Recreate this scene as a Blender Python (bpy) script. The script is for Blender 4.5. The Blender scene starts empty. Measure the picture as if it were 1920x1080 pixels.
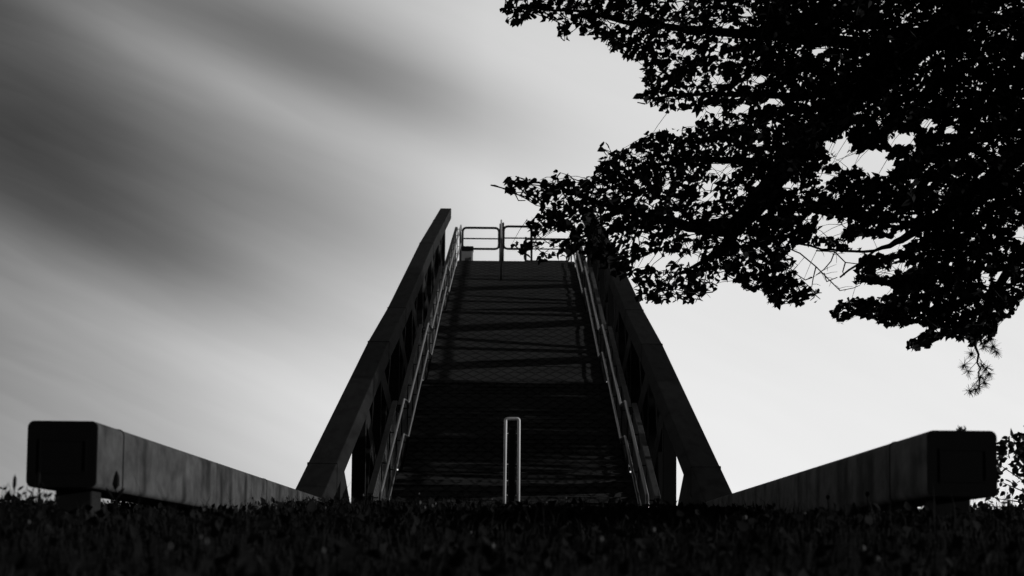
import bpy, math, random
import numpy as np
from mathutils import Vector, Matrix

rng = np.random.default_rng(11)
random.seed(5)
sc = bpy.context.scene
COL = sc.collection

# ------------------------------------------------------------------ camera
FPX = 4533.0                                   # focal length in pixels of a 1920 px wide frame (85 mm)
PITCH, YAW, ROLL = math.atan(515 / FPX), -math.atan(7 / FPX), 0.0095
cp, sp = math.cos(PITCH), math.sin(PITCH)
fwd = Vector((math.sin(YAW) * cp, math.cos(YAW) * cp, sp))
r0 = fwd.cross(Vector((0, 0, 1))).normalized()
u0 = r0.cross(fwd)
cr = math.cos(ROLL) * r0 + math.sin(ROLL) * u0
cu = -math.sin(ROLL) * r0 + math.cos(ROLL) * u0
cd = bpy.data.cameras.new('camera')
cam = bpy.data.objects.new('camera', cd)
COL.objects.link(cam)
m3 = Matrix((cr, cu, -fwd)).transposed()
cam.matrix_world = m3.to_4x4()
cd.sensor_width = 36.0
cd.lens = 36.0 * FPX / 1920.0
cd.clip_start, cd.clip_end = 0.1, 20000.0
cd.dof.use_dof = True
cd.dof.focus_distance = 24.0
cd.dof.aperture_fstop = 6.3
sc.camera = cam
sc.render.resolution_x, sc.render.resolution_y = 1024, 576
MC = np.array([cr[:], cu[:], fwd[:]])


def at(px, py, Y):
    """world point on the sight line of a photo pixel, at distance Y along the bridge axis"""
    v = MC.T @ np.array([(px - 960) / FPX, (540 - py) / FPX, 1.0])
    return Vector(v * (Y / v[1]))


def pix(P):
    c = np.asarray(P) @ MC.T
    return np.stack([960 + FPX * c[..., 0] / c[..., 2], 540 - FPX * c[..., 1] / c[..., 2]], -1)


# ------------------------------------------------------------------ world
sc.view_settings.view_transform = 'Standard'
sc.view_settings.look = 'None'
sc.view_settings.exposure = -0.7
sc.view_settings.gamma = 1.0

SUN_EL, SUN_AZ = math.radians(8.5), math.radians(97)     # azimuth from +Y clockwise: low, from the right and a touch behind
W = bpy.data.worlds.new('World')
sc.world = W
W.use_nodes = True
nt = W.node_tree
nt.nodes.clear()


class X:
    """tiny expression builder over math nodes"""
    tree = None

    def __init__(s, sock): s.s = sock

    @staticmethod
    def op(o, a, b=None, c=None):
        n = X.tree.nodes.new('ShaderNodeMath')
        n.operation = o
        for i, v in enumerate((a, b, c)):
            if v is None: continue
            if isinstance(v, X): X.tree.links.new(v.s, n.inputs[i])
            else: n.inputs[i].default_value = v
        return X(n.outputs[0])

    def __add__(s, o): return X.op('ADD', s, o)
    __radd__ = __add__
    def __sub__(s, o): return X.op('SUBTRACT', s, o)
    def __rsub__(s, o): return X.op('SUBTRACT', o, s)
    def __mul__(s, o): return X.op('MULTIPLY', s, o)
    __rmul__ = __mul__
    def __truediv__(s, o): return X.op('DIVIDE', s, o)
    def exp(s): return X.op('EXPONENT', s)
    def pow(s, p): return X.op('POWER', s, p)
    def clamp(s, a, b): return X.op('MINIMUM', X.op('MAXIMUM', s, a), b)


X.tree = nt
tc = nt.nodes.new('ShaderNodeTexCoord')
sep = nt.nodes.new('ShaderNodeSeparateXYZ')
nt.links.new(tc.outputs['Generated'], sep.inputs[0])
dx, dy, dz = (X(sep.outputs[i]) for i in range(3))
yy = X.op('MAXIMUM', dy, 0.02)
# sky directions as slopes, in units where the framed part of the sky is about 1.9 wide
U = (dx / yy) * (FPX / 1000.0) + 0.960
V = 1.055 - (dz / yy) * (FPX / 1000.0)
ang = math.radians(23)
S = U * math.cos(ang) + V * math.sin(ang)
T = V * math.cos(ang) - U * math.sin(ang)


def blob(x, y, a, b, amp):
    s0 = x * math.cos(ang) + y * math.sin(ang)
    t0 = y * math.cos(ang) - x * math.sin(ang)
    p = (S - s0) / a
    q = (T - t0) / b
    return (X.op('MULTIPLY', p * p + q * q, -1.0)).exp() * amp


comb = nt.nodes.new('ShaderNodeCombineXYZ')
nt.links.new((S * 1.5).s, comb.inputs[0])
nt.links.new((T * 9.0).s, comb.inputs[1])
no = nt.nodes.new('ShaderNodeTexNoise')
no.inputs['Scale'].default_value = 1.0
no.inputs['Detail'].default_value = 3.0
nt.links.new(comb.outputs[0], no.inputs['Vector'])
streak = X(no.outputs['Fac']) - 0.5

left = X.op('SUBTRACT', 1.0, (U + 0.05) / 0.95).clamp(0.0, 1.0)     # 1 at the left of the sky, 0 at the right
val = 0.84 + 0.11 * V.clamp(-0.4, 1.1) - 0.36 * left
CLOUDS = [(0.52, 0.08, 0.38, 0.085, -0.20), (0.78, 0.15, 0.28, 0.10, -0.11), (0.34, 0.12, 0.36, 0.05, 0.035),
          (0.22, 0.29, 0.46, 0.16, -0.20), (0.18, 0.44, 0.40, 0.085, -0.17), (0.00, 0.20, 0.28, 0.15, -0.09),
          (0.64, 0.38, 0.30, 0.12, -0.09), (-0.02, -0.02, 0.18, 0.09, -0.08), (0.54, 0.74, 0.30, 0.12, 0.06), (0.22, 0.78, 0.30, 0.08, -0.03)]
for c in CLOUDS:
    val = val + blob(*c)
comb2 = nt.nodes.new('ShaderNodeCombineXYZ')
nt.links.new((S * 3.0).s, comb2.inputs[0])
nt.links.new((T * 26.0 + streak * 3.0).s, comb2.inputs[1])
no2 = nt.nodes.new('ShaderNodeTexNoise')
no2.inputs['Scale'].default_value = 1.0
no2.inputs['Detail'].default_value = 5.0
nt.links.new(comb2.outputs[0], no2.inputs['Vector'])
val = val + (X(no2.outputs['Fac']) - 0.5) * (0.015 + 0.05 * left)
val = val + streak * (0.03 + 0.11 * left)
val = val.clamp(0.18, 0.95)
lum = val.pow(2.2)
# the bright, thin cloud lies low ahead; unseen sky overhead and behind is dimmed to keep surfaces dark
front = ((dy + 0.35) / 1.25).clamp(0.0, 1.0).pow(1.2)
high = X.op('SUBTRACT', 1.45, dz * 2.2).clamp(0.03, 1.0)
flank_fill = ((dx * -1.0 - 0.45) * 2.0).clamp(0.0, 1.0) * 0.8      # unseen sky brightness added at left to light the right beam
lum = (lum * (front * high + 0.004).clamp(0.0, 1.0) + flank_fill * X.op('SUBTRACT', 1.0, dz * 3.0).clamp(0.0, 1.0)) * 1.62
sky = nt.nodes.new('ShaderNodeTexSky')
sky.sky_type = 'NISHITA'
sky.sun_disc = False
sky.sun_elevation = SUN_EL
sky.sun_rotation = SUN_AZ
bw = nt.nodes.new('ShaderNodeRGBToBW')
nt.links.new(sky.outputs[0], bw.inputs[0])
lum = (lum / 0.1) * 0.98 + X(bw.outputs[0]) * 0.015
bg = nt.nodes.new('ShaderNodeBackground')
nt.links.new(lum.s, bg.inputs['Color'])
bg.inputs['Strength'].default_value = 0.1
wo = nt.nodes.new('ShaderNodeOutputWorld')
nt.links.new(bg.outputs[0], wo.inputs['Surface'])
W.cycles.sampling_method = 'MANUAL'
W.cycles.sample_map_resolution = 512

sl = bpy.data.lights.new('sun', 'SUN')
sl.energy = 2.8
sl.angle = math.radians(0.5)
so = bpy.data.objects.new('sun', sl)
COL.objects.link(so)
sdir = Vector((math.sin(SUN_AZ) * math.cos(SUN_EL), math.cos(SUN_AZ) * math.cos(SUN_EL), math.sin(SUN_EL)))
so.rotation_euler = sdir.to_track_quat('Z', 'Y').to_euler()
so.location = (30, -10, 30)


# ------------------------------------------------------------------ materials
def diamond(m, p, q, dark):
    """darken and emboss the lines of a diamond grid"""
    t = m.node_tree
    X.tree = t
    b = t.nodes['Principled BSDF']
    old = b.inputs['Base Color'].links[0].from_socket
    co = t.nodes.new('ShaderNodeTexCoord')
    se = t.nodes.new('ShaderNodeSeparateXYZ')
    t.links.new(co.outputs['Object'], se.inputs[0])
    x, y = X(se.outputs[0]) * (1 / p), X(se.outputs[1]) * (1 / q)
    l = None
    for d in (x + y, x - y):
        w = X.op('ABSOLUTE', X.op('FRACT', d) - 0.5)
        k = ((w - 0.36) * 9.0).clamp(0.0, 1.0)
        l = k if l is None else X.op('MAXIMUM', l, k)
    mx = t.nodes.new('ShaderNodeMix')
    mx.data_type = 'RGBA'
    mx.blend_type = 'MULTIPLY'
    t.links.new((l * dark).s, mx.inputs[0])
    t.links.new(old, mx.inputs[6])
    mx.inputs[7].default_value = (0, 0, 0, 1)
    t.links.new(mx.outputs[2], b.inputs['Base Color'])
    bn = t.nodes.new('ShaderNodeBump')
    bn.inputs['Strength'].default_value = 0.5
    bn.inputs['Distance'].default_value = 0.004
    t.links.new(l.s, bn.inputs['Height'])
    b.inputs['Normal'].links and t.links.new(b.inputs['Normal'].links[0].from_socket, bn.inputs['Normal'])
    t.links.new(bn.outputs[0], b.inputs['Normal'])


def mat(name, base, rough=0.7, metal=0.0, spec=0.3, noise=0.0, nscale=(1, 1, 1), stain=0.0, stscale=(3, 3, 0.3), bump=0.0, bscale=40):
    m = bpy.data.materials.new(name)
    m.use_nodes = True
    t = m.node_tree
    b = t.nodes['Principled BSDF']
    b.inputs['Roughness'].default_value = rough
    b.inputs['Metallic'].default_value = metal
    b.inputs['Specular IOR Level'].default_value = spec
    X.tree = t
    v = None
    co = t.nodes.new('ShaderNodeTexCoord')

    def nz(scale3, sc_=1.0, detail=4.0):
        mp = t.nodes.new('ShaderNodeMapping')
        mp.inputs['Scale'].default_value = scale3
        t.links.new(co.outputs['Object'], mp.inputs['Vector'])
        n = t.nodes.new('ShaderNodeTexNoise')
        n.inputs['Scale'].default_value = sc_
        n.inputs['Detail'].default_value = detail
        t.links.new(mp.outputs[0], n.inputs['Vector'])
        return X(n.outputs['Fac'])
    f = None
    if noise:
        f = 1.0 + (nz(nscale) - 0.5) * (2 * noise)
    if stain:
        s = ((nz(stscale, 1.0, 5.0) - 0.48) * 5.0).clamp(0.0, 1.0)
        g = 1.0 - s * stain
        f = g if f is None else f * g
    if f is not None:
        f = (f * base).clamp(0.0, 1.0)
        cc = t.nodes.new('ShaderNodeCombineColor')
        for i in range(3): t.links.new(f.s, cc.inputs[i])
        t.links.new(cc.outputs[0], b.inputs['Base Color'])
    else:
        b.inputs['Base Color'].default_value = (base, base, base, 1)
    if bump:
        bn = t.nodes.new('ShaderNodeBump')
        bn.inputs['Strength'].default_value = bump
        bn.inputs['Distance'].default_value = 0.01
        t.links.new(nz((1, 1, 1), bscale).s, bn.inputs['Height'])
        t.links.new(bn.outputs[0], b.inputs['Normal'])
    return m


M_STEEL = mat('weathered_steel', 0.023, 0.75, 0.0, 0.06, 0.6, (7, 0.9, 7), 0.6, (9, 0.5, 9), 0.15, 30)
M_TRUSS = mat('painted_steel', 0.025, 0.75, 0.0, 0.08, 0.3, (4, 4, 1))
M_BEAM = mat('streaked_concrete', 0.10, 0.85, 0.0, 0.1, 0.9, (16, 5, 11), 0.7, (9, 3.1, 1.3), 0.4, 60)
M_STAIN = mat('stainless_tube', 0.88, 0.5, 0.0, 0.5, 0.12, (20, 20, 4))
M_RAIL = mat('galvanised_rail', 0.33, 0.34, 0.85, 0.5, 0.2, (8, 3, 8))
M_GREY = mat('zinc_plate', 0.14, 0.6, 0.2, 0.4, 0.3, (15, 4, 15), 0.4, (14, 2, 14))
M_CAP = mat('cap_black', 0.015, 0.8, 0.0, 0.1)  # near-black base colour for the beam end plates
M_FOOT = mat('footing', 0.025, 0.9, 0.0, 0.1, 0.4, (9, 9, 9))
M_DARK = mat('dark_tube', 0.02, 0.6, 0.0, 0.2)
M_WIRE = mat('mesh_wire', 0.18, 0.5, 0.4, 0.4)
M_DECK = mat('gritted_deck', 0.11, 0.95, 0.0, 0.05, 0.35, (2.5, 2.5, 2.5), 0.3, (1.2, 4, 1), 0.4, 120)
diamond(M_DECK, 0.24, 0.62, 0.6)  # diamond line pattern set into the deck colour and bump
M_CAB = mat('cabinet_sheet', 0.5, 0.6, 0.0, 0.3, 0.2, (3, 3, 9))
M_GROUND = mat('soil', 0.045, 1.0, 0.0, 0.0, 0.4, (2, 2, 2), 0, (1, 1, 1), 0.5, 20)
M_PATH = mat('path_asphalt', 0.05, 0.95, 0.0, 0.1, 0.3, (6, 6, 6), 0, (1, 1, 1), 0.4, 90)
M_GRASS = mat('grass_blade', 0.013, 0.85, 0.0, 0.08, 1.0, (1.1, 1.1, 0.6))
M_FLOWER = mat('clover_flower', 0.13, 0.9, 0.0, 0.1)
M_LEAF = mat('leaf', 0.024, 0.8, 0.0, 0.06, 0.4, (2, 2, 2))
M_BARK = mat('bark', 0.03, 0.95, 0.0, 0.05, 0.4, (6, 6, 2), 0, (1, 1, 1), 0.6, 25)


# ------------------------------------------------------------------ mesh helpers
class MB:
    def __init__(s): s.v, s.f = [], []

    def add(s, vs, fs):
        o = len(s.v)
        s.v += [tuple(map(float, p)) for p in vs]
        s.f += [tuple(i + o for i in q) for q in fs]

    def prism(s, rings, caps=True):
        """rings: list of equal-length loops of points"""
        n = len(rings[0])
        vs = [p for r in rings for p in r]
        fs = []
        for k in range(len(rings) - 1):
            for i in range(n):
                j = (i + 1) % n
                fs.append((k * n + i, k * n + j, (k + 1) * n + j, (k + 1) * n + i))
        if caps:
            fs.append(tuple(range(n))[::-1])
            fs.append(tuple((len(rings) - 1) * n + i for i in range(n)))
        s.add(vs, fs)

    def box(s, x0, x1, y0, y1, z0, z1):
        s.prism([[(x0, y0, z0), (x1, y0, z0), (x1, y0, z1), (x0, y0, z1)], [(x0, y1, z0), (x1, y1, z0), (x1, y1, z1), (x0, y1, z1)]])

    def bar(s, a, b, w, h, side=(1, 0, 0)):
        a, b, side = Vector(a), Vector(b), Vector(side)
        d = (b - a).normalized()
        n = d.cross(side).normalized()
        side = n.cross(d).normalized()
        rr = []
        for p in (a, b):
            rr.append([p - side * w / 2 - n * h / 2, p + side * w / 2 - n * h / 2, p + side * w / 2 + n * h / 2, p - side * w / 2 + n * h / 2])
        s.prism(rr)

    def tube(s, pts, rad, n=8, closed=False):
        pts = [Vector(p) for p in pts]
        if not hasattr(rad, '__len__'): rad = [rad] * len(pts)
        L = len(pts)
        up = None
        rings = []
        for i in range(L):
            if closed: d = (pts[(i + 1) % L] - pts[i - 1])
            else: d = pts[min(i + 1, L - 1)] - pts[max(i - 1, 0)]
            d.normalize()
            if up is None:
                up = d.orthogonal().normalized()
            up = (up - d * up.dot(d))
            if up.length < 1e-6: up = d.orthogonal()
            up.normalize()
            sd = d.cross(up)
            rings.append([pts[i] + (up * math.cos(2 * math.pi * k / n) + sd * math.sin(2 * math.pi * k / n)) * rad[i] for k in range(n)])
        if closed: rings.append(rings[0])
        s.prism(rings, not closed)

    def build(s, name, material, parent=None, smooth=False, bevel=0.0):
        me = bpy.data.meshes.new(name)
        me.from_pydata(s.v, [], s.f)
        if smooth: me.polygons.foreach_set('use_smooth', [True] * len(me.polygons))
        me.materials.append(material)
        me.update()
        o = bpy.data.objects.new(name, me)
        COL.objects.link(o)
        if parent is not None: o.parent = parent
        if bevel:
            bm = o.modifiers.new('bevel', 'BEVEL')
            bm.width = bevel
            bm.segments = 2
            bm.limit_method = 'ANGLE'
        return o


def tag(o, label, cat, group=None):
    o['label'], o['category'] = label, cat
    if group: o['group'] = group
    return o


def empty(name, loc=(0, 0, 0)):
    o = bpy.data.objects.new(name, None)
    o.empty_display_size = 0.2
    o.location = loc
    COL.objects.link(o)
    return o


def round_path(pts, r, n=4, closed=False):
    """polyline with rounded corners"""
    pts = [Vector(p) for p in pts]
    out = []
    L = len(pts)
    for i, p in enumerate(pts):
        if not closed and i in (0, L - 1):
            out.append(p)
            continue
        a, b = pts[i - 1] - p, pts[(i + 1) % L] - p
        ra = min(r, a.length * 0.49)
        rb = min(r, b.length * 0.49)
        pa, pb = p + a.normalized() * ra, p + b.normalized() * rb
        for k in range(n + 1):
            t = k / n
            out.append(pa * (1 - t) ** 2 + p * 2 * t * (1 - t) + pb * t * t)
    return out


def interp(x, xs, ys): return float(np.interp(x, xs, ys))


# ------------------------------------------------------------------ ground
GY = [-300, -20, 0, 3, 6, 9.5, 13, 18, 21.5, 22.6, 24, 25.2, 27, 34, 45, 80, 400, 6000]
GZ = [-3, -0.8, -0.30, -0.17, -0.04, 0.11, 0.22, 0.34, 0.40, 0.38, 0.0, -0.30, -0.32, -0.9, -2.6, -4.5, -5, -5]


def gz(x, y):
    z = np.interp(y, GY, GZ)
    w = np.clip((np.asarray(y) + 4) / 8, 0, 1) * np.clip((24 - np.asarray(y)) / 3, 0, 1)
    return z + w * (0.020 * np.sin(1.7 * x + 0.6 * y) + 0.015 * np.sin(3.1 * x - 1.1 * y + 1) + 0.01 * np.sin(0.9 * y))


xs = np.concatenate([[-6000, -600, -120, -40], np.linspace(-16, 16, 81), [40, 120, 600, 6000]])
ys = np.concatenate([[-3000, -300, -60, -20, -8, -3], np.linspace(0, 30, 91), [34, 39, 45, 55, 80, 150, 400, 1500, 6000]])
gx, gy = np.meshgrid(xs, ys)
gzz = gz(gx, gy)
nx = len(xs)
g = MB()
g.v = [tuple(map(float, p)) for p in np.stack([gx, gy, gzz], -1).reshape(-1, 3)]
g.f = [(j * nx + i, j * nx + i + 1, (j + 1) * nx + i + 1, (j + 1) * nx + i) for j in range(len(ys) - 1) for i in range(nx - 1)]
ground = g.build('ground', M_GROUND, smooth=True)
ground['kind'] = 'structure'
p = MB()
p.box(-30, 30, 25.3, 26.9, -0.36, -0.27)
path = p.build('path', M_PATH)
path['kind'] = 'structure'

# ------------------------------------------------------------------ footbridge
bridge = empty('footbridge', (0, 25.6, -0.28))
tag(bridge, 'steep dark footbridge ramp climbing between two slanting box girders towards the sky', 'footbridge')
bridge_inv = Matrix.Translation((0, -25.6, 0.28))


def part(mb, name, material, parent=None, **k):
    o = mb.build(name, material, None, **k)
    o.parent = parent or bridge
    if (parent or bridge) is bridge:
        o.matrix_parent_inverse = bridge_inv
    return o


# walking line: sloping flights with short level landings between them
DY = [25.6, 31.0, 32.3, 39.2, 40.8, 49.2, 50.8, 61.9, 72.0]
DZ = [-0.27, 1.14, 1.17, 2.93, 2.99, 5.12, 5.18, 7.73, 7.76]
HW = 1.5


def dz_(y): return interp(y, DY, DZ)


d = MB()
for k in range(len(DY) - 1):
    L = DY[k + 1] - DY[k]
    n = max(1, round(L / 0.58))
    for i in range(n):
        a = DY[k] + L * i / n + 0.006
        b = DY[k] + L * (i + 1) / n - 0.006
        if k < len(DY) - 2 and i == n - 1: b += 0.004
        o = random.uniform(-0.004, 0.004)
        za, zb = dz_(a) + o, dz_(b) + o + random.uniform(-0.002, 0.002)
        d.prism([[(-HW, a, za - 0.06), (HW, a, za - 0.06), (HW, a, za), (-HW, a, za)], [(-HW, b, zb - 0.06), (HW, b, zb - 0.06), (HW, b, zb), (-HW, b, zb)]])
rb = d
for y in np.concatenate([np.arange(25.9, 40.7, 0.29), [43.1, 47.0, 51.9, 55.2, 58.4]]):
    if min(abs(y - q) for q in DY) < 0.05: continue
    t = (dz_(y + 0.01) - dz_(y - 0.01)) / 0.02
    z, h, w = dz_(y), 0.010 + random.uniform(-0.004, 0.004), 0.016
    rb.prism([[(-HW + 0.03, y - w, z - w * t - 0.01), (HW - 0.03, y - w, z - w * t - 0.01), (HW - 0.03, y - w, z - w * t + h), (-HW + 0.03, y - w, z - w * t + h)],
              [(-HW + 0.03, y + w, z + w * t - 0.01), (HW - 0.03, y + w, z + w * t - 0.01), (HW - 0.03, y + w, z + w * t + h), (-HW + 0.03, y + w, z + w * t + h)]])
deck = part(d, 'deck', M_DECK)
for sx in (-1, 1):
    s = MB()
    for k in range(len(DY) - 1):
        s.bar((sx * 1.3, DY[k], DZ[k] - 0.25), (sx * 1.3, DY[k + 1], DZ[k + 1] - 0.25), 0.2, 0.36)
    part(s, 'stringer', M_TRUSS, deck)
for y in (45.0, 66.0):
    s = MB()
    s.box(-1.1, 1.1, y - 0.3, y + 0.3, -5.2, dz_(y) - 0.45)
    part(s, 'pier', M_BEAM, bevel=0.03)

CY = [20.7, 31.5, 36.2, 47.8, 60.6]
CZ = [0.49, 2.86, 3.80, 6.32, 8.90]
CI, CO, CH = 1.65, 1.925, 0.27


def cz_(y): return interp(y, CY, CZ)


POSTS = [27.66, 30.7, 35.4, 39.6, 44.0, 48.4, 52.8, 57.2]
for sx in (-1, 1):
    c = MB()
    rings = []
    for y in CY:
        z = cz_(y)
        x0, x1 = sx * CI, sx * CO
        rings.append([(x0, y, z - CH), (x1, y, z - CH), (x1, y, z), (x0, y, z)])
    c.prism(rings)
    # lower chord
    rings = []
    for y in (26.4, 32.0, 40.0, 50.0, 61.5):
        z = dz_(y) - 0.1
        x0, x1 = sx * 1.68, sx * 1.88
        rings.append([(x0, y, z - 0.3), (x1, y, z - 0.3), (x1, y, z), (x0, y, z)])
    c.prism(rings)
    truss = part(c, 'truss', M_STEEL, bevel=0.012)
    for y in (22.6, 31.5, 36.2, 47.8, 55.4):
        j = MB()
        t = (cz_(y + 0.05) - cz_(y - 0.05)) / 0.1
        e = 0.004
        z = cz_(y)
        w = 0.022
        ri = []
        for yy_ in (y - w, y + w):
            zz = z + t * (yy_ - y)
            ri.append([(sx * (CI - e), yy_, zz - CH - e), (sx * (CO + e), yy_, zz - CH - e), (sx * (CO + e), yy_, zz + e), (sx * (CI - e), yy_, zz + e)])
        j.prism(ri)
        part(j, 'joint_collar', M_STEEL, truss)
    prev = None
    for k, y in enumerate(POSTS):
        s = MB()
        s.box(min(sx * 1.70, sx * 1.855), max(sx * 1.70, sx * 1.855), y, y + (0.15 if k < 3 else 0.34), dz_(y) - 0.35, cz_(y) - CH + 0.01)
        part(s, 'post', M_TRUSS, truss, bevel=0.006)
        s = MB()
        if k == 0:
            s.bar((sx * 1.7775, 23.83, cz_(23.83) - CH - 0.14), (sx * 1.7775, 26.98, -0.25), 0.15, 0.55)
        else:
            y0 = POSTS[k - 1]
            s.bar((sx * 1.775, y0 + 0.2, cz_(y0) - CH - 0.02), (sx * 1.775, y + 0.02, dz_(y) - 0.2), 0.15, 0.3)
        part(s, 'diagonal', M_TRUSS, truss)
        if k + 1 < len(POSTS):
            y1 = POSTS[k + 1]
            s = MB()
            s.bar((sx * 1.775, y + 0.2, dz_(y) - 0.2), (sx * 1.775, (y + y1) / 2 + 0.1, cz_((y + y1) / 2) - CH), 0.14, 0.16)
            part(s, 'brace', M_TRUSS, truss)

# railings: two tubes, posts, a flat cap strip and diamond mesh on each flight
RH, RL = 0.93, 0.48
RX = 1.42
for sx in (-1, 1):
    up, lo = MB(), MB()
    pts = [(sx * RX, y, dz_(y) + RH) for y in DY[:8]]
    top = [Vector((sx * RX, 25.75, dz_(25.75) + 0.05)), Vector((sx * RX, 25.75, dz_(25.75) + RH))] + [Vector(q) for q in pts[1:-1]] + \
          [Vector((sx * RX, 61.6, dz_(61.6) + RH + 0.03)), Vector((sx * RX, 61.6, dz_(61.6)))]
    up.tube(round_path(top, 0.12, 4), 0.020, 8)
    hand = part(up, 'handrail', M_RAIL, smooth=True)
    low = [(sx * RX, 25.76, dz_(25.76) + RL)] + [(sx * RX, y, dz_(y) + RL) for y in DY[1:7]] + [(sx * RX, 61.55, dz_(61.55) + RL)]
    lo.tube(round_path(low, 0.1, 4), 0.018, 8)
    part(lo, 'lower_rail', M_RAIL, hand, smooth=True)
    segs = [(25.9, 31.0), (31.03, 32.27), (32.3, 39.2), (39.23, 40.77), (40.8, 49.2), (49.23, 50.77), (50.8, 61.5)]
    for si, (a, b) in enumerate(segs):
        if si % 2 == 0:
            s = MB()
            s.bar((sx * 1.535, a, dz_(a) + RH - 0.03), (sx * 1.535, b, dz_(b) + RH - 0.03), 0.065, 0.03)
            part(s, 'cap_strip', M_GREY, hand, bevel=0.003)
        s = MB()
        s.bar((sx * 1.535, a, dz_(a) - 0.19), (sx * 1.535, b, dz_(b) - 0.19), 0.02, 0.44)
        part(s, 'toe_board', M_TRUSS, hand)
        # diamond mesh panel of round wire
        s = MB()
        h, st = 0.72, 0.15
        L = b - a
        t = (dz_(b) - dz_(a)) / L

        def P(u, v): return (sx * 1.535, a + u, dz_(a) + t * u + 0.06 + v)
        for q in np.arange(-h, L, st):
            u0_, u1_ = max(q, 0), min(q + h, L)
            if u1_ - u0_ > 0.05:
                s.tube([P(u0_, u0_ - q), P(u1_, u1_ - q)], 0.0055, 3)
                s.tube([P(u0_, h - (u0_ - q)), P(u1_, h - (u1_ - q))], 0.0055, 3)
        s.tube([P(0, 0), P(L, 0)], 0.008, 4)
        s.tube([P(0, h), P(L, h)], 0.008, 4)
        part(s, 'mesh_panel', M_WIRE, hand)
        if si % 2: continue
        n = max(2, round(L / 1.75))
        for i in range(n + 1):
            y = a + 0.03 + (L - 0.06) * i / n
            s = MB()
            s.box(min(sx * 1.50, sx * 1.516), max(sx * 1.50, sx * 1.516), y - 0.03, y + 0.03, dz_(y) - 0.1, dz_(y) + RH - 0.05)
            for hh in (RH, RL):
                s.tube([(sx * 1.508, y, dz_(y) + hh - 0.07), (sx * RX, y, dz_(y) + hh - 0.07), (sx * RX, y, dz_(y) + hh - 0.02)], 0.008, 5)
            part(s, 'rail_post', M_DARK, hand)

# ------------------------------------------------------------------ square beams beside the ramp
def rrect(x0, x1, z0, z1, r, n=4):
    out = []
    for cx, cz, a0 in ((x1 - r, z0 + r, -90), (x1 - r, z1 - r, 0), (x0 + r, z1 - r, 90), (x0 + r, z0 + r, 180)):
        for k in range(n + 1):
            a = math.radians(a0 + 90 * k / n)
            out.append((cx + r * math.cos(a), cz + r * math.sin(a)))
    return out


def make_beam(sx, label, y0):
    t = empty('box_beam', (sx * 1.79, y0, 0.1))
    tag(t, label, 'beam', 'square beams flanking the foot of the ramp')
    inv = Matrix.Translation((-sx * 1.79, -y0, -0.1))

    def pt(mb, name, m, **k):
        o = mb.build(name, m, t, **k)
        o.matrix_parent_inverse = inv
        return o
    x0, x1 = sorted((sx * 1.652, sx * 1.932))
    b = MB()
    sec = rrect(x0, x1, 0.278, 0.543, 0.026)
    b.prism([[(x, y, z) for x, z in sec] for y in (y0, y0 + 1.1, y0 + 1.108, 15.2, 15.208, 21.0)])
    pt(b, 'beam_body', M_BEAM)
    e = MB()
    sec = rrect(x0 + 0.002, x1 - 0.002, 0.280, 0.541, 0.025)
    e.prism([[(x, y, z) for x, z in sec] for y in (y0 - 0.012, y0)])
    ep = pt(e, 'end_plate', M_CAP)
    q = MB()
    a0, a1, z0, z1 = x0 + 0.05, x1 - 0.04, 0.335, 0.47
    w = 0.008
    for (xa, xb, za, zb) in ((a0, a1, z1 - w, z1), (a0, a1, z0, z0 + w), (a0, a0 + w, z0 + w, z1 - w), (a1 - w, a1, z0 + w, z1 - w)):
        q.box(xa, xb, y0 - 0.0135, y0 - 0.012, za, zb)
    o = q.build('plate_frame', M_CAP, ep)
    for yj in ((y0 + 0.95,) if sx > 0 else (y0 + 0.62, 16.2)):
        s = MB()
        e2 = 0.0025
        sec = rrect(x0 - e2, x1 + e2, 0.278 - e2, 0.543 + e2, 0.026)
        s.prism([[(x, y, z) for x, z in sec] for y in (yj, yj + 0.02)])
        pt(s, 'joint_seal', M_FOOT)
    for (ya, xa, xb) in ((y0 + 0.25, x0 + 0.07, x1 - 0.06), (13.2, x0 + 0.07, x1 - 0.06), (18.0, x0 + 0.07, x1 - 0.06)):
        s = MB()
        s.box(xa, xb, ya, ya + 0.22, float(gz(xa, ya)) - 0.25, 0.278)
        pt(s, 'support_post', M_FOOT, bevel=0.008)
    return t


make_beam(-1, 'square beam with rounded end and rain-streaked side, left of the ramp among tall weed stalks', 9.6)
make_beam(1, 'square beam with black rounded end, right of the ramp with a leafy shrub behind it', 9.69)

# ------------------------------------------------------------------ hoop bollard at the foot of the ramp
BY = 21.25
bx, bt = at(960.5, 785, BY).x, at(960.5, 785, BY).z
bz = float(gz(bx, BY)) - 0.05
bol = empty('hoop_bollard', (bx, BY, bz))
tag(bol, 'narrow upright steel hoop bollard standing in the grass at the middle of the ramp foot', 'bollard')
hw = 0.0585
h = MB()
h.tube(round_path([(-hw - 0.004, 0, 0), (-hw, 0, bt - bz), (hw, 0, bt - bz), (hw + 0.002, 0, 0)], 0.02, 5), 0.0145, 12)
h.build('hoop', M_STAIN, bol, smooth=True)
h = MB()
h.box(-0.026, 0.026, 0.004, 0.016, 0.1, bt - bz - 0.1)
pl = h.build('panel', M_DARK, bol, bevel=0.002)
for hz in (0.13, 0.40, 0.545, 0.67):
    for sx in (-1, 1):
        h = MB()
        h.tube([(sx * 0.034, 0.0, bt - bz - hz), (sx * (hw - 0.011), 0.0, bt - bz - hz)], 0.004, 6)
        h.build('bolt', M_STAIN, bol, smooth=True)

# ------------------------------------------------------------------ things on the upper landing
LZ = 7.73


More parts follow.
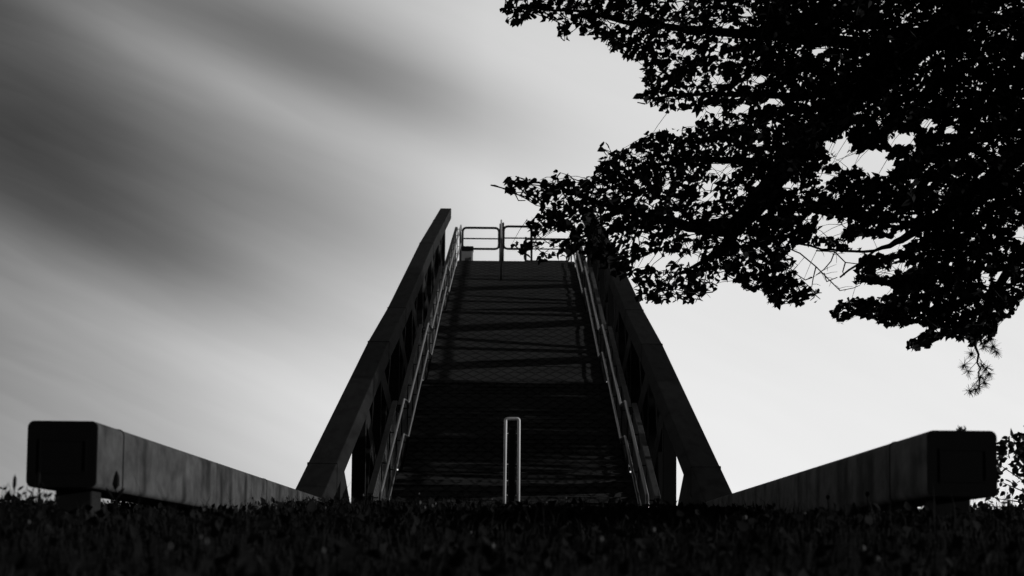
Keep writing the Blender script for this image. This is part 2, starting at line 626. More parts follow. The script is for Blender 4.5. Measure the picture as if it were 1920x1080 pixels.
def loop_gate(name, label, x0, y0, x1, y1, Y, bars, posts, r=0.031, rad=0.12):
    a, b = at(x0, y0, Y), at(x1, y1, Y)
    t = empty(name, (a.x, Y, dz_(Y)))
    tag(t, label, 'barrier')
    off = Vector((a.x, Y, dz_(Y)))
    q = MB()
    q.tube(round_path([Vector((a.x, Y, a.z)) - off, Vector((b.x, Y, a.z)) - off, Vector((b.x, Y, b.z)) - off, Vector((a.x, Y, b.z)) - off], rad, 5, True), r, 8, True)
    q.build('loop_frame', M_DARK, t, smooth=True)
    for yb in bars:
        z = at((x0 + x1) / 2, yb, Y).z
        q = MB()
        q.tube([Vector((a.x, Y, z)) - off, Vector((b.x, Y, z)) - off], 0.019, 8)
        q.build('cross_bar', M_DARK, t, smooth=True)
    for (xp, yp, rp) in posts:
        P_ = at(xp, yp, Y)
        q = MB()
        q.tube([(P_.x - a.x, 0, 0), (P_.x - a.x, 0, P_.z - dz_(Y)), (P_.x - a.x, 0, P_.z - dz_(Y) + 0.012)], [rp, rp, rp * 0.6], 10)
        q.build('post', M_DARK, t, smooth=True)
    return t


loop_gate('barrier_loop', 'rounded rail loop with one middle bar, left of the central handrail at the ramp top', 867.5, 427, 935.5, 467, 64.0, [447.5], [(938.5, 420, 0.03), (863, 434, 0.022)])
loop_gate('barrier_loop', 'rail loop with one middle bar, just right of the central handrail at the ramp top', 944.5, 424.5, 996, 467, 64.0, [446.5], [(943.5, 418, 0.028), (997, 422, 0.03)])
loop_gate('barrier_loop', 'lower rail loop half hidden by leaves, furthest right at the ramp top', 984, 448, 1067, 490.5, 68.0, [467], [(986, 445, 0.03)])

ch = empty('central_handrail', (at(939.5, 500, 57.5).x, 57.5, dz_(57.5)))
tag(ch, 'short central handrail seen end-on, standing up above the top edge of the ramp', 'handrail')
cx = at(939.5, 500, 57.5).x
q = MB()
za, zb = dz_(57.5), dz_(62.4)
zt = at(940, 412, 62.4).z
q.tube(round_path([(0, 0, 0), (0, 0, 1.0), (at(940, 412, 62.4).x - cx, 4.9, zt - za), (at(938.5, 480, 62.4).x - cx, 4.9, zb - za)], 0.15, 5), 0.021, 8)
q.build('rail_tube', M_RAIL, ch, smooth=True)
q = MB()
q.tube([(0.0, 0.02, 0.5), (at(939.5, 450, 62.4).x - cx, 4.88, zb - za + 0.55)], 0.017, 8)
q.build('lower_rail', M_RAIL, ch, smooth=True)

ca, cb = at(863.5, 461, 63.4), at(886.5, 490, 63.4)
cab = empty('control_cabinet', ((ca.x + cb.x) / 2, 63.6, dz_(63.6)))
tag(cab, 'small grey sheet-metal cabinet behind the left end of the ramp top', 'cabinet')
w2 = (cb.x - ca.x) / 2
hh = ca.z - dz_(63.6)
q = MB(); q.box(-w2, w2, -0.15, 0.2, 0.03, hh - 0.12); q.build('body', M_CAB, cab, bevel=0.008)
q = MB(); q.box(-w2 - 0.012, w2 + 0.012, -0.17, 0.22, hh - 0.12, hh); q.build('lid', M_DARK, cab, bevel=0.008)
q = MB(); q.box(-w2 + 0.03, w2 - 0.03, -0.158, -0.15, 0.07, hh - 0.16); dr = q.build('door', M_CAB, cab, bevel=0.003)
q = MB(); q.box(w2 - 0.075, w2 - 0.055, -0.175, -0.158, 0.2, 0.28); q.build('handle', M_DARK, dr)


# ------------------------------------------------------------------ leaves
LEAF2 = np.array([(0, 0), (0.30, 0.08), (0.45, 0.36), (0.27, 0.72), (0.0, 1.12), (-0.27, 0.72), (-0.45, 0.36), (-0.30, 0.08)])


def leaves_mesh(name, C, D, N, size, material, parent, width=1.0):
    """C base points, D growth directions, N face normals (n,3), size (n,): folded ovate leaves"""
    n = len(C)
    D = D / np.linalg.norm(D, axis=1, keepdims=True)
    N = N - D * (N * D).sum(1, keepdims=True)
    N /= np.linalg.norm(N, axis=1, keepdims=True)
    Sd = np.cross(D, N)
    fold = rng.uniform(0.05, 0.35, n)
    bend = rng.uniform(-0.1, 0.35, n)
    k = len(LEAF2)
    w = (width * rng.uniform(0.8, 1.1, n))[:, None, None]
    x, y = LEAF2[:, 0][None, :, None], LEAF2[:, 1][None, :, None]
    zz = np.abs(x) * fold[:, None, None] - (y ** 2) * bend[:, None, None] * 0.5
    P = C[:, None, :] + size[:, None, None] * (Sd[:, None, :] * x * w + D[:, None, :] * y + N[:, None, :] * zz)
    V = P.reshape(-1, 3)
    me = bpy.data.meshes.new(name)
    # two halves folded at the midrib: (0,1,2,3,4) and (0,4,5,6,7)
    base = (np.arange(n) * k)[:, None]
    F = np.concatenate([base + np.array([0, 1, 2, 3, 4]), base + np.array([0, 4, 5, 6, 7])], 1).reshape(-1)
    me.vertices.add(len(V))
    me.vertices.foreach_set('co', V.astype(np.float32).ravel())
    me.loops.add(len(F))
    me.loops.foreach_set('vertex_index', F.astype(np.int32))
    me.polygons.add(2 * n)
    me.polygons.foreach_set('loop_start', np.arange(0, len(F), 5, dtype=np.int32))
    me.polygons.foreach_set('loop_total', np.full(2 * n, 5, dtype=np.int32))
    me.materials.append(material)
    me.update(calc_edges=True)
    me.validate()
    o = bpy.data.objects.new(name, me)
    COL.objects.link(o)
    if parent is not None:
        o.parent = parent
        o.matrix_parent_inverse = Matrix.Translation(-parent.location)
    return o


def inpoly(P, poly):
    x, y = P[:, 0], P[:, 1]
    r = np.zeros(len(P), bool)
    px, py = np.array(poly).T
    j = len(poly) - 1
    for i in range(len(poly)):
        c = ((py[i] > y) != (py[j] > y)) & (x < (px[j] - px[i]) * (y - py[i]) / (py[j] - py[i] + 1e-9) + px[i])
        r ^= c
        j = i
    return r


CROWN = [(955, -60), (946, -8), (942, 18), (950, 42), (975, 46), (1000, 32), (1042, 45), (1048, 74), (1066, 80), (1080, 58), (1102, 72), (1130, 76), (1142, 96),
         (1160, 98), (1178, 112), (1200, 116), (1206, 130), (1199, 146), (1212, 158), (1212, 170), (1178, 186), (1182, 194), (1206, 190), (1230, 208), (1265, 212),
         (1298, 203), (1308, 222), (1300, 238), (1280, 236), (1246, 245), (1216, 242), (1192, 266), (1152, 282), (1132, 264), (1124, 276), (1130, 292), (1118, 304),
         (1116, 325), (1090, 336), (1066, 330), (1056, 310), (1036, 310), (1040, 324), (1028, 338), (1000, 336), (972, 328), (957, 330), (944, 348), (948, 362), (968, 366),
         (1006, 380), (1014, 396), (1008, 404), (986, 408), (980, 418), (988, 431), (1000, 437), (984, 450), (958, 452), (954, 462), (968, 470), (978, 482),
         (1004, 494), (1036, 490), (1062, 492), (1078, 474), (1096, 492), (1128, 500), (1150, 514), (1166, 524), (1184, 520), (1192, 540), (1190, 560), (1226, 570), (1276, 568),
         (1310, 568), (1320, 555), (1352, 545), (1340, 530), (1380, 528), (1402, 545), (1430, 545), (1450, 578), (1480, 568), (1502, 574), (1538, 564), (1542, 545), (1505, 520),
         (1500, 498), (1478, 470), (1500, 455), (1560, 470), (1620, 470), (1612, 495), (1600, 520), (1602, 534), (1640, 530), (1686, 545), (1650, 558), (1610, 558), (1572, 560),
         (1554, 576), (1562, 600), (1580, 610), (1600, 590), (1640, 600), (1660, 616), (1690, 613), (1720, 605), (1744, 615), (1702, 640), (1699, 654), (1720, 660), (1744, 653),
         (1760, 632), (1790, 634), (1830, 650), (1862, 642), (1872, 604), (1902, 590), (1912, 560), (1960, 552), (2080, 560), (2080, -60)]
HOLES = [(1620, 300, 62, 16), (1575, 275, 26, 16), (1690, 262, 24, 12), (1650, 315, 30, 12), (1548, 330, 16, 9), (1558, 430, 24, 18), (1650, 458, 55, 16), (1700, 440, 20, 14), (1530, 485, 36, 30),
         (1042, 442, 26, 8), (1004, 446, 9, 5), (1048, 484, 14, 4), (975, 458, 7, 4), (1028, 468, 12, 4), (1240, 488, 38, 10), (1300, 486, 24, 9), (1352, 318, 22, 9), (1880, 520, 15, 10), (1915, 440, 9, 18), (1345, 147, 12, 7), (1425, 145, 16, 8), (1535, 95, 14, 7),
         (1590, 85, 16, 5), (1452, 188, 16, 10), (1390, 205, 14, 7), (1345, 205, 12, 6), (1250, 350, 9, 6), (1430, 395, 12, 6), (1330, 372, 16, 6), (1785, 245, 14, 6),
         (1740, 232, 14, 8), (1690, 500, 22, 7), (1660, 512, 20, 7), (1850, 520, 9, 7), (1290, 95, 10, 5), (1270, 15, 9, 6), (1195, 288, 12, 6), (1420, 268, 10, 6), (1475, 345, 14, 6)]


def outside(P):
    """true where a leaf would grow out of the crown's outline or into one of its gaps"""
    r = ~inpoly(P, CROWN)
    for (x, y, a, b) in HOLES:
        th = np.arctan2((P[:, 1] - y) / b, (P[:, 0] - x) / a)
        wob = 1 + 0.30 * np.sin(3 * th + x) + 0.26 * np.sin(5 * th + 1.7 * y) + 0.2 * np.sin(9 * th + x * y)
        r |= ((P[:, 0] - x) / a) ** 2 + ((P[:, 1] - y) / b) ** 2 < wob
    return r


TB = (14.0, 36.0)
tree = empty('linden_tree', (TB[0], TB[1], float(gz(*TB))))
tag(tree, 'big broadleaf tree in black silhouette, its drooping boughs overhanging the ramp from the right', 'tree')
tinv = Matrix.Translation(-tree.location)


def tpart(mb, name, m, **k):
    o = mb.build(name, m, tree, **k)
    o.matrix_parent_inverse = tinv
    return o


tr = MB()
tz = float(gz(*TB))
tr.tube([(14, 36, tz - 0.3), (14, 36, tz + 0.25), (13.95, 36, tz + 2), (13.85, 35.9, tz + 5), (13.9, 35.8, tz + 9), (14.1, 35.7, tz + 14), (14, 35.6, tz + 20)],
        [0.8, 0.62, 0.52, 0.46, 0.36, 0.24, 0.06], 12)
tpart(tr, 'trunk', M_BARK, smooth=True)

LIMBS = [  # (px, py, distance, thickness px)
    [(2180, -160, 22, 70), (1900, -40, 21.3, 62), (1700, 100, 20.8, 56), (1610, 170, 20.5, 50), (1535, 240, 20.2, 46), (1470, 315, 20, 44), (1410, 395, 19.8, 40), (1370, 430, 19.7, 32),
     (1290, 425, 19.5, 22), (1210, 405, 19.4, 16), (1120, 380, 19.3, 11), (1050, 352, 19.2, 6), (1000, 372, 19.2, 0)],
    [(1400, 400, 19.8, 26), (1350, 470, 19.6, 15), (1290, 505, 19.5, 5), (1250, 525, 19.5, 3)],
    [(1700, 100, 20.8, 30), (1520, 70, 20.4, 24), (1350, 60, 20, 17), (1200, 45, 19.7, 11), (1080, 20, 19.6, 6), (960, 14, 19.6, 2.5)],
    [(1470, 315, 20, 20), (1380, 300, 19.6, 14), (1270, 300, 19.3, 9), (1180, 320, 19.2, 4)],
    [(2150, 60, 22.5, 44), (1950, 260, 21.6, 34), (1800, 380, 21, 26), (1690, 450, 20.6, 14), (1640, 470, 20.4, 5.5), (1560, 468, 20.2, 4.5), (1480, 455, 20, 4)],
    [(2150, 250, 22.5, 34), (1950, 430, 21.5, 26), (1870, 540, 20.5, 16), (1830, 620, 19.6, 7), (1832, 680, 19.2, 3.5), (1836, 720, 19.0, 2)],
    [(1870, 540, 20.5, 12), (1760, 580, 20.2, 8), (1650, 575, 20, 4), (1570, 590, 20, 2.5)],
    [(1610, 170, 20.5, 22), (1480, 180, 20.2, 14), (1330, 175, 20, 8), (1200, 185, 19.8, 3)],
    [(1640, 470, 20.4, 5), (1575, 520, 20.3, 3.5)],
]
LIMBS[0] = LIMBS[0][:-1] + [(1000, 342, 19.2, 4), (955, 356, 19.2, 3), (920, 347, 19.2, 1.5)]
lb = MB()
limb_nodes = []
TD = 1.5
for L_ in LIMBS:
    pts = [at(a, b, c * TD) for a, b, c, _ in L_]
    rad = [max(0.006, w / 2 / FPX * c * TD) for _, _, c, w in L_]
    # subdivide and wobble
    q, qr = [], []
    for i in range(len(pts) - 1):
        for k in range(4):
            t_ = k / 4
            v = pts[i].lerp(pts[i + 1], t_)
            if k: v = v + Vector(rng.normal(0, 0.012, 3))
            q.append(v)
            qr.append(rad[i] * (1 - t_) + rad[i + 1] * t_)
    q.append(pts[-1]); qr.append(rad[-1])
    lb.tube(q, qr, 8)
    limb_nodes += [(v, r_) for v, r_ in zip(q, qr)]
# limbs reaching back to the trunk
for (a, b, h0, r_) in ((at(2180, -160, 33), 0.2, 9.0, 0.26), (at(2150, 60, 33.75), 0, 7.6, 0.18), (at(2150, 250, 33.75), 0, 6.2, 0.15)):
    s0 = Vector((13.88, 35.9, tz + h0))
    mid = (s0 + a) / 2 + Vector((0, 0, 0.35))
    lb.tube([s0, mid, a], [r_ * 1.25, r_ * 1.1, r_], 8)
for k in range(12):
    a = rng.uniform(0, 6.28)
    s0 = Vector((13.95, 35.8, tz + 7 + 0.9 * k))
    e = s0 + Vector((math.cos(a) * 5.5, math.sin(a) * 8, 1.6))
    if pix(np.array(e[:]))[0] < 2000: continue
    lb.tube([s0, (s0 + e) / 2 + Vector((0, 0, 0.5)), e], [0.15, 0.10, 0.03], 6)
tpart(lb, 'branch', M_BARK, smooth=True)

# sprays: short leafy twigs spread through the crown's depth
cand = np.stack([rng.uniform(930, 2090, 24000), rng.uniform(-60, 680, 24000)], 1)
cand = cand[~outside(cand)]
cx_, cy_ = cand[:, 0], cand[:, 1]
thin = np.sin(cx_ / 23 + 2.1 * np.sin(cy_ / 31)) * np.sin(cy_ / 17 + 1.7 * np.sin(cx_ / 41)) + 0.6 * np.sin(cx_ / 11 - cy_ / 13)
cand = cand[(thin < np.where(cx_ < 1450, 0.8, np.where((cy_ < 220) | (cx_ > 1700), 1.35, 1.0)))]
keep = []
for c in cand:
    md = 10.3 if c[0] < 1380 else (9.4 if c[0] < 1600 and c[1] > 150 else 8.4)
    if all((c[0] - k[0]) ** 2 + (c[1] - k[1]) ** 2 > md * md for k in keep): keep.append(c)
anch = np.array(keep)
na = len(anch)
dep = 30.0 + (anch[:, 0] - 1500) / 600 + rng.normal(0, 1.2, na)
AP = np.array([at(a[0], a[1], q)[:] for a, q in zip(anch, dep)])
LN = np.array([v[:] for v, _ in limb_nodes])
dl = np.linalg.norm(AP[:, None] - LN[None], axis=2)
order = np.argsort(dl.min(1))
tw = MB()
placed = list(LN)
placed_arr = LN.copy()
TW, LK = [], []
for i in order:
    dd = np.linalg.norm(placed_arr - AP[i], axis=1)
    j = int(dd.argmin())
    a0 = Vector(placed_arr[j]); b0 = Vector(AP[i])
    TW.append((a0, b0))
    placed_arr = np.vstack([placed_arr, AP[i]])
    mid = (a0 + b0) / 2
    lk_ok = not outside(pix(np.array([a0.lerp(b0, t_)[:] for t_ in np.linspace(0.08, 0.92, 11)]))).any()
    LK.append(lk_ok or dd[j] < 0.3)
    if dd[j] < 0.9 and lk_ok:
        mid = (a0 + b0) / 2 + Vector(rng.normal(0, 0.02, 3))
        tw.tube([a0, mid, b0], [0.009, 0.007, 0.0045], 4)
C, D, N, SZ = [], [], [], []
for i, (a0, b0) in enumerate(TW):
    g_ = (b0 - a0)
    g_ = g_.normalized() if g_.length > 1e-4 else Vector((-1, 0, 0))
    g_ = (g_ * 0.6 + Vector((-0.75, rng.normal(0, 0.5), rng.normal(-0.15, 0.3)))).normalized()
    if not LK[i] and pix(np.array(b0[:]))[0] < 1450: continue
    ln = rng.uniform(0.22, 0.46)
    pxa = pix(np.array(b0[:]))
    nl = int(rng.integers(7, 12)) if pxa[0] < 1430 else int(rng.integers(11, 18))
    tip = b0 + g_ * ln + Vector((0, 0, -0.25 * ln))
    if not outside(pix(np.array([tip[:]])))[0]:
        tw.tube([b0, (b0 + tip) / 2 + Vector((0, 0, 0.02)), tip], [0.005, 0.004, 0.0025], 4)
    for k in range(nl):
        t_ = (k + 0.5) / nl
        p_ = b0.lerp(tip, t_) + Vector(rng.normal(0, 0.03, 3))
        side = (1 if k % 2 else -1)
        lat = g_.cross(Vector((0, 0, 1))).normalized() * side
        dr_ = (g_ * 0.5 + lat * 0.8 + Vector((0, 0, -0.45)) + Vector(rng.normal(0, 0.45, 3)))
        C.append(p_[:]); D.append(dr_[:])
        nn = Vector((0, -0.45, 0.6)) + Vector(rng.normal(0, 0.6, 3))
        N.append(nn[:])
        SZ.append(rng.uniform(0.058, 0.116))
C, D, N, SZ = map(np.array, (C, D, N, SZ))
Dn = D / np.linalg.norm(D, axis=1, keepdims=True)
mid = pix(C + Dn * SZ[:, None] * 0.5)
base_ = pix(C)
ok = ~(outside(mid) | outside(base_)) | ((mid[:, 0] > 2060) | (mid[:, 1] < -45))
tip_ok = ~outside(pix(C + Dn * SZ[:, None] * 0.95)) | (rng.random(len(C)) < 0.55)
ok &= tip_ok
C, D, N, SZ = C[ok], D[ok], N[ok], SZ[ok]
# unseen rest of the crown, shaped to shade only the lower ramp
nb = 22000
q = rng.normal(0, 1, (nb, 3)); q /= np.linalg.norm(q, axis=1, keepdims=True)
q *= (rng.uniform(0.25, 1, nb) ** 0.5)[:, None]
B = np.array([14.0, 33.5, 10.5]) + q * np.array([7.0, 10.5, 8.5])
pb = pix(B)
okb = ((pb[:, 0] > 2010) | (pb[:, 1] < -45)) & (B[:, 2] > 1.7 + np.maximum(B[:, 1] - 35.5, 0) * 1.3 + rng.normal(0, 0.7, nb))
B = B[okb]
C = np.vstack([C, B]); n2 = len(B)
D = np.vstack([D, rng.normal(0, 1, (n2, 3)) + np.array([0, 0, -0.6])])
N = np.vstack([N, rng.normal(0, 0.6, (n2, 3)) + np.array([0, 0, 0.8])])
SZ = np.concatenate([SZ, rng.uniform(0.2, 0.4, n2)])
print('LEAVES', len(C), na)
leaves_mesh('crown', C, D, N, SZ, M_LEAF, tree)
# bare twigs in the gap below the big limb
BT = [[(1470, 462), (1500, 475), (1530, 500), (1560, 530), (1575, 545), (1600, 540), (1612, 535)], [(1530, 500), (1525, 520), (1522, 538)], [(1530, 470), (1565, 472), (1585, 492), (1610, 495), (1625, 502)],
      [(1565, 472), (1558, 490), (1545, 505), (1530, 516)], [(1585, 492), (1580, 510), (1584, 516)], [(1523, 520), (1510, 525), (1490, 512)], [(1545, 512), (1550, 528), (1570, 520)],
      [(1620, 470), (1622, 485), (1627, 490)], [(1340, 545), (1330, 530), (1310, 528), (1290, 540)], [(1290, 505), (1300, 530), (1318, 548)], [(1350, 520), (1345, 512), (1342, 505)],
      [(920, 347), (940, 352), (965, 362), (985, 372), (1005, 385), (1030, 390)], [(965, 362), (972, 376), (985, 376)], [(1000, 342), (985, 352), (990, 370), (1004, 383)],
      [(1210, 195), (1195, 192)], [(1236, 270), (1240, 258), (1236, 243)], [(1150, 500), (1172, 485), (1195, 470)], [(1500, 360), (1518, 358), (1530, 345)]]
for k, poly in enumerate(BT):
    z0 = 29.4 + 0.08 * (k % 7)
    pts = [at(a, b, z0 + 0.03 * i) for i, (a, b) in enumerate(poly)]
    n_ = len(pts)
    tw.tube(pts, [max(0.005, 0.011 - 0.0065 * i / n_) for i in range(n_)], 4)
    for i in range(n_ - 1):
        for _ in range(2):
            if k < 10 and rng.random() < 0.6:
                s0 = pts[i].lerp(pts[i + 1], rng.random())
                e = s0 + Vector((rng.normal(0, 0.09), rng.normal(0, 0.07), rng.normal(-0.04, 0.07)))
                tw.tube([s0, (s0 + e) / 2 + Vector((0.008, 0, 0.01)), e], [0.0045, 0.0033, 0.0022], 3)
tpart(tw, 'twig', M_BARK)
# feathery tufts hanging at the end of the lowest bough
tf = MB()
for (a, b) in [(1858, 640), (1868, 665), (1862, 655), (1845, 655), (1808, 690), (1815, 702), (1822, 668), (1850, 695), (1855, 705), (1838, 712), (1845, 722), (1836, 730), (1818, 738), (1842, 690), (1828, 735)]:
    c0 = at(a, b - 6, 28.5 + rng.normal(0, 0.09))
    for _ in range(60):
        v = Vector(rng.normal(0, 1, 3)); v.z -= 0.7; v.normalize()
        e = c0 + v * rng.uniform(0.05, 0.11)
        tf.tube([c0, e], [0.0026, 0.0013], 3)
    lk = at(1834 + (a - 1834) * 0.2, b - 22, 28.6)
    tf.tube([lk, c0], [0.0045, 0.003], 3)
tpart(tf, 'needle_tuft', M_LEAF)

# ------------------------------------------------------------------ shrub behind the right beam
shr = empty('shrub', (3.3, 15.0, float(gz(3.3, 15.0))))
tag(shr, 'leafy shrub growing behind the right beam at the edge of the grass', 'shrub')
sp_ = [(1864, 838), (1880, 822), (1896, 814), (1908, 812), (1935, 808), (1990, 830), (2010, 960), (1850, 958), (1832, 945), (1850, 930), (1870, 915), (1862, 880)]
sh = [(1897, 888, 14, 10), (1893, 866, 8, 8), (1882, 930, 10, 8), (1905, 920, 9, 12), (1912, 945, 10, 8), (1870, 940, 10, 7), (1860, 948, 6, 5), (1890, 905, 12, 6)]
st = MB()
base = Vector((3.3, 15.0, float(gz(3.3, 15.0)) - 0.1))
C, D, N, SZ = [], [], [], []
for (a, b) in [(1885, 830), (1905, 820), (1872, 870), (1900, 855), (1880, 905), (1870, 935), (1900, 935), (1915, 890), (1940, 850), (1960, 900), (1930, 930), (1855, 950)]:
    e = at(a, b, 15.0 + rng.normal(0, 0.25))
    m_ = (base + e) / 2 + Vector((0.05, 0, 0.08))
    st.tube([base, m_, e], [0.012, 0.006, 0.0025], 5)
cand = np.stack([rng.uniform(1825, 2010, 900), rng.uniform(805, 962, 900)], 1)
for c in cand:
    c1 = c[None]
    if not inpoly(c1, sp_)[0]: continue
    if any(((c[0] - x) / a) ** 2 + ((c[1] - y) / b) ** 2 < 1 for x, y, a, b in sh): continue
    if c[1] > 905 and rng.random() < 0.35: continue
    C.append(at(c[0], c[1], 15.0 + rng.normal(0, 0.3))[:])
    D.append(rng.normal(0, 0.7, 3) + np.array([-0.3, 0, -0.3]))
    N.append(rng.normal(0, 0.7, 3) + np.array([0, -0.3, 0.6]))
    SZ.append(rng.uniform(0.03, 0.055))
so_ = st.build('stem', M_BARK, shr); so_.matrix_parent_inverse = Matrix.Translation(-shr.location)
leaves_mesh('foliage', np.array(C), np.array(D), np.array(N), np.array(SZ), M_LEAF, shr)

# ------------------------------------------------------------------ grass
def blades(name, n, ymin, ymax, hmin, hmax, wid, material, spread=0.26, seed=1):
    r = np.random.default_rng(seed)
    y = np.sqrt(r.uniform(ymin ** 2, ymax ** 2, n))
    x = r.uniform(-1, 1, n) * (spread * y + 0.8)
    # clumping
    cl = np.sin(5.1 * x + 2.0 * np.sin(3 * y)) + np.sin(4.3 * y + 1.7 * np.sin(2.6 * x))
    k = r.random(n) < 0.62 + 0.19 * cl
    x, y, cl = x[k], y[k], cl[k]
    n = len(x)
    z = gz(x, y) - 0.01
    h = r.uniform(hmin, hmax, n) * (1 + 0.12 * cl) * np.where(r.random(n) < 0.05, 1.5, 1.0)
    a = r.uniform(0, 2 * np.pi, n)
    lean = r.uniform(0.1, 0.75, n)
    la = r.uniform(0, 2 * np.pi, n)
    w = wid * r.uniform(0.6, 1.4, n)
    sx, sy = np.cos(a) * w / 2, np.sin(a) * w / 2
    lx, ly = np.cos(la) * lean * h, np.sin(la) * lean * h
    V = np.zeros((n, 5, 3))
    V[:, 0] = np.stack([x - sx, y - sy, z], 1)
    V[:, 1] = np.stack([x + sx, y + sy, z], 1)
    V[:, 2] = np.stack([x + sx * .8 + lx * .3, y + sy * .8 + ly * .3, z + h * .6], 1)
    V[:, 3] = np.stack([x - sx * .8 + lx * .3, y - sy * .8 + ly * .3, z + h * .6], 1)
    V[:, 4] = np.stack([x + lx, y + ly, z + h * (1 - 0.25 * lean)], 1)
    base = (np.arange(n) * 5)[:, None]
    F = np.concatenate([base + np.array([0, 1, 2, 3]), base + np.array([3, 2, 4])], 1).reshape(-1)
    me = bpy.data.meshes.new(name)
    me.vertices.add(n * 5)
    me.vertices.foreach_set('co', V.astype(np.float32).ravel())
    me.loops.add(len(F))
    me.loops.foreach_set('vertex_index', F.astype(np.int32))
    me.polygons.add(2 * n)
    ls = (np.arange(n) * 7)[:, None] + np.array([0, 4])
    me.polygons.foreach_set('loop_start', ls.ravel().astype(np.int32))
    me.polygons.foreach_set('loop_total', np.tile([4, 3], n).astype(np.int32))
    me.materials.append(material)
    me.update(calc_edges=True)
    me.validate()
    o = bpy.data.objects.new(name, me)
    COL.objects.link(o)
    o['kind'] = 'stuff'
    return o


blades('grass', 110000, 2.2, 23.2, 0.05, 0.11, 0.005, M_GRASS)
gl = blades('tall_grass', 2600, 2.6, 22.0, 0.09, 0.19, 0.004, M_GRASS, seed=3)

# broad clover and dandelion leaves among the blades, and pale clover heads
r = np.random.default_rng(21)
n = 11000
y = np.sqrt(r.uniform(2.6 ** 2, 22.5 ** 2, n)); x = r.uniform(-1, 1, n) * (0.26 * y + 0.6)
C = np.stack([x, y, gz(x, y) + r.uniform(0.02, 0.085, n)], 1)
lv = leaves_mesh('clover_leaves', C, r.normal(0, 1, (n, 3)) + np.array([0, 0, 0.5]), r.normal(0, 0.6, (n, 3)) + np.array([0, -0.4, 0.7]), r.uniform(0.015, 0.045, n) , M_GRASS, None)
lv['kind'] = 'stuff'
fl, FS = MB(), []
for k in range(90):
    y_ = math.sqrt(r.uniform(3.2 ** 2, 22.6 ** 2))
    x_ = r.uniform(-1, 1) * 0.24 * y_
    z_ = float(gz(x_, y_))
    h_ = r.uniform(0.07, 0.13)
    c0 = Vector((x_ + r.normal(0, 0.01), y_, z_ + h_))
    s_ = r.uniform(0.005, 0.009) * min(1.0, 0.45 + y_ / 16)
    FS.append(((x_, y_, z_), c0))
    fl.tube([c0 + Vector((0, 0, -s_)), c0 + Vector((0, 0, -s_ * .4)), c0 + Vector((0, 0, s_ * .5)), c0 + Vector((0, 0, s_))], [s_ * .4, s_, s_ * .9, s_ * .3], 6)
fo = fl.build('clover_flowers', M_FLOWER)
fo['kind'] = 'stuff'


# rough unmown stalks at the left edge and by the shrub
rg = MB()
for a_, b_ in FS: rg.tube([a_, b_], 0.0014, 3)
for k in range(150):
    pxx = r.uniform(-90, 105) if k < 100 else r.uniform(1835, 1990)
    Y_ = r.uniform(7.6, 9.4) if k < 100 else r.uniform(9.9, 13.0)
    T_ = at(pxx, (r.uniform(898, 946) if r.random() < 0.45 else r.uniform(926, 950)) + (0 if k < 100 else 14), Y_)
    z_ = float(gz(T_.x, Y_))
    if T_.z - z_ < 0.03: continue
    dx_ = r.normal(0, 0.018)
    h_ = T_.z - z_
    rg.tube([(T_.x - dx_ * 1.6, Y_, z_ - 0.01), (T_.x - dx_ * 0.7, Y_, z_ + h_ * 0.55), (T_.x, Y_ + dx_, z_ + h_)], [0.0022, 0.002, 0.0008], 4)
    for q_ in range(int(r.integers(1, 5))):
        f_ = r.uniform(0.35, 1.0)
        b_ = Vector((T_.x - dx_ * (1 - f_), Y_, z_ + h_ * f_))
        e_ = b_ + Vector((r.normal(0, 0.012), r.normal(0, 0.01), r.uniform(-0.002, 0.016)))
        rg.tube([b_, (b_ + e_) / 2, e_], [0.001, r.uniform(0.003, 0.007), 0.001], 5)
ro = rg.build('rough_weeds', M_GRASS)
ro['kind'] = 'stuff'

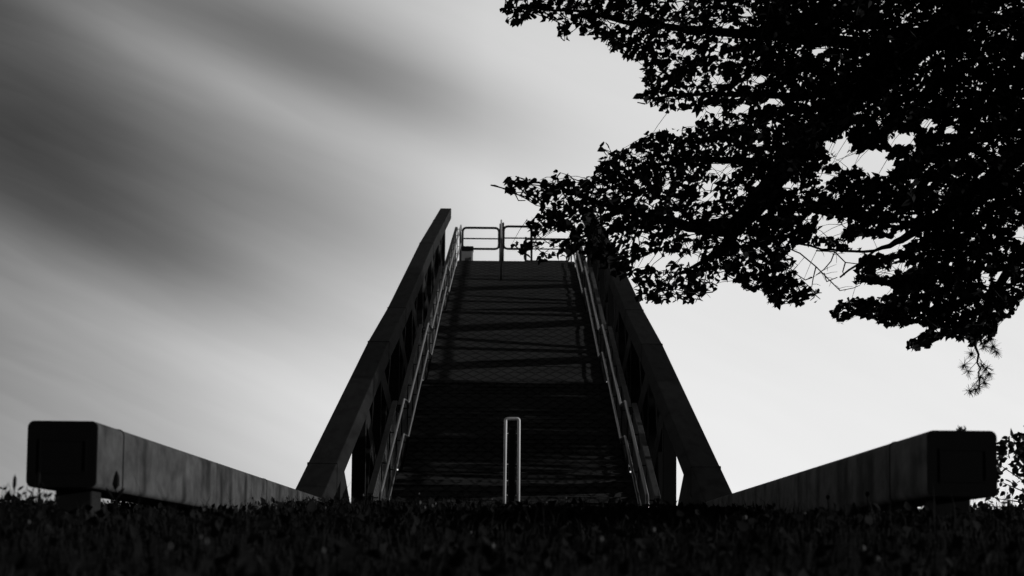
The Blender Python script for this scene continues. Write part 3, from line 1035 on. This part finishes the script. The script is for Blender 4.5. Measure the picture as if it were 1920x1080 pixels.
# a few weeds that stand out one by one
def weed(label, px, top, Y, kind):
    T_ = at(px, top, Y)
    z_ = float(gz(T_.x, Y))
    o = empty('weed', (T_.x, Y, z_))
    tag(o, label, 'weed')
    h_ = T_.z - z_
    q = MB()
    q.tube([(0.01, 0, -0.03), (0.004, 0, h_ * .5), (0, 0, h_)], [0.003, 0.0024, 0.0018], 5)
    q.build('stalk', M_GRASS, o)
    q = MB()
    if kind == 'spike':
        q.tube([(0, 0, h_ - 0.045), (0.001, 0, h_ - 0.03), (0.002, 0, h_ - 0.008), (0.002, 0, h_ + 0.006)], [0.002, 0.0065, 0.006, 0.001], 7)
    elif kind == 'head':
        q.tube([(0, 0, h_ - 0.012), (0, 0, h_ - 0.004), (0, 0, h_ + 0.004), (0, 0, h_ + 0.01)], [0.003, 0.009, 0.009, 0.002], 7)
    else:
        q.tube([(0, 0, h_ - 0.07), (0.002, 0, h_ - 0.05), (0.004, 0, h_ - 0.02), (0.003, 0, h_ + 0.004)], [0.003, 0.014, 0.011, 0.001], 7)
        for sx in (-1, 1):
            q.tube([(0, 0, h_ - 0.11), (sx * 0.022, 0, h_ - 0.08), (sx * 0.036, 0, h_ - 0.062)], [0.002, 0.008, 0.001], 5)
    q.build('seed_head', M_GRASS, o)


weed('thin weed stalk with a spike, first one left of the left beam end', 72, 886, 8.2, 'spike')
weed('thin leaning weed stalk, nearest the left edge of the picture', 27, 893, 8.0, 'spike')
weed('dark broad-leaved weed standing in front of the left beam side', 217, 884, 9.2, 'broad')
weed('small round-headed weed against the right beam side, middle of the beam', 1552, 932, 11.4, 'head')
weed('round-headed weed against the right beam, nearest to its black end', 1626, 926, 10.4, 'head')


def sprout(label, px, py, Y, sx, kind):
    b = at(px, py, Y)
    zt_ = 0.543
    o = empty('moss_tuft', (sx * 1.80, Y, zt_))
    tag(o, label, 'tuft')
    q = MB()
    if kind:
        q.tube([(0, 0, -0.004), (0.006, 0, 0.012), (0.002, 0, 0.02), (0.008, 0, 0.03)], [0.005, 0.003, 0.004, 0.001], 5)
        q.tube([(0.004, 0, 0.008), (-0.008, 0, 0.012)], [0.003, 0.001], 4)
    else:
        for k in range(5):
            q.tube([(k * 0.008 - 0.016, 0, -0.004), (k * 0.008 - 0.014, 0.002, 0.008 + 0.006 * ((k * 7) % 3)), (k * 0.008 - 0.02, 0, 0.012 + 0.006 * ((k * 5) % 3))], [0.005, 0.004, 0.001], 5)
    q.build('stems', M_BARK, o)


sprout('forked sprout on the top edge of the right beam, halfway along', 1634, 830, 11.0, 1, 1)
sprout('dark moss tuft on top of the right beam just above its black end', 1818, 797, 9.75, 1, 0)
sprout('moss tuft on the top edge of the left beam', 243, 810, 10.4, -1, 0)
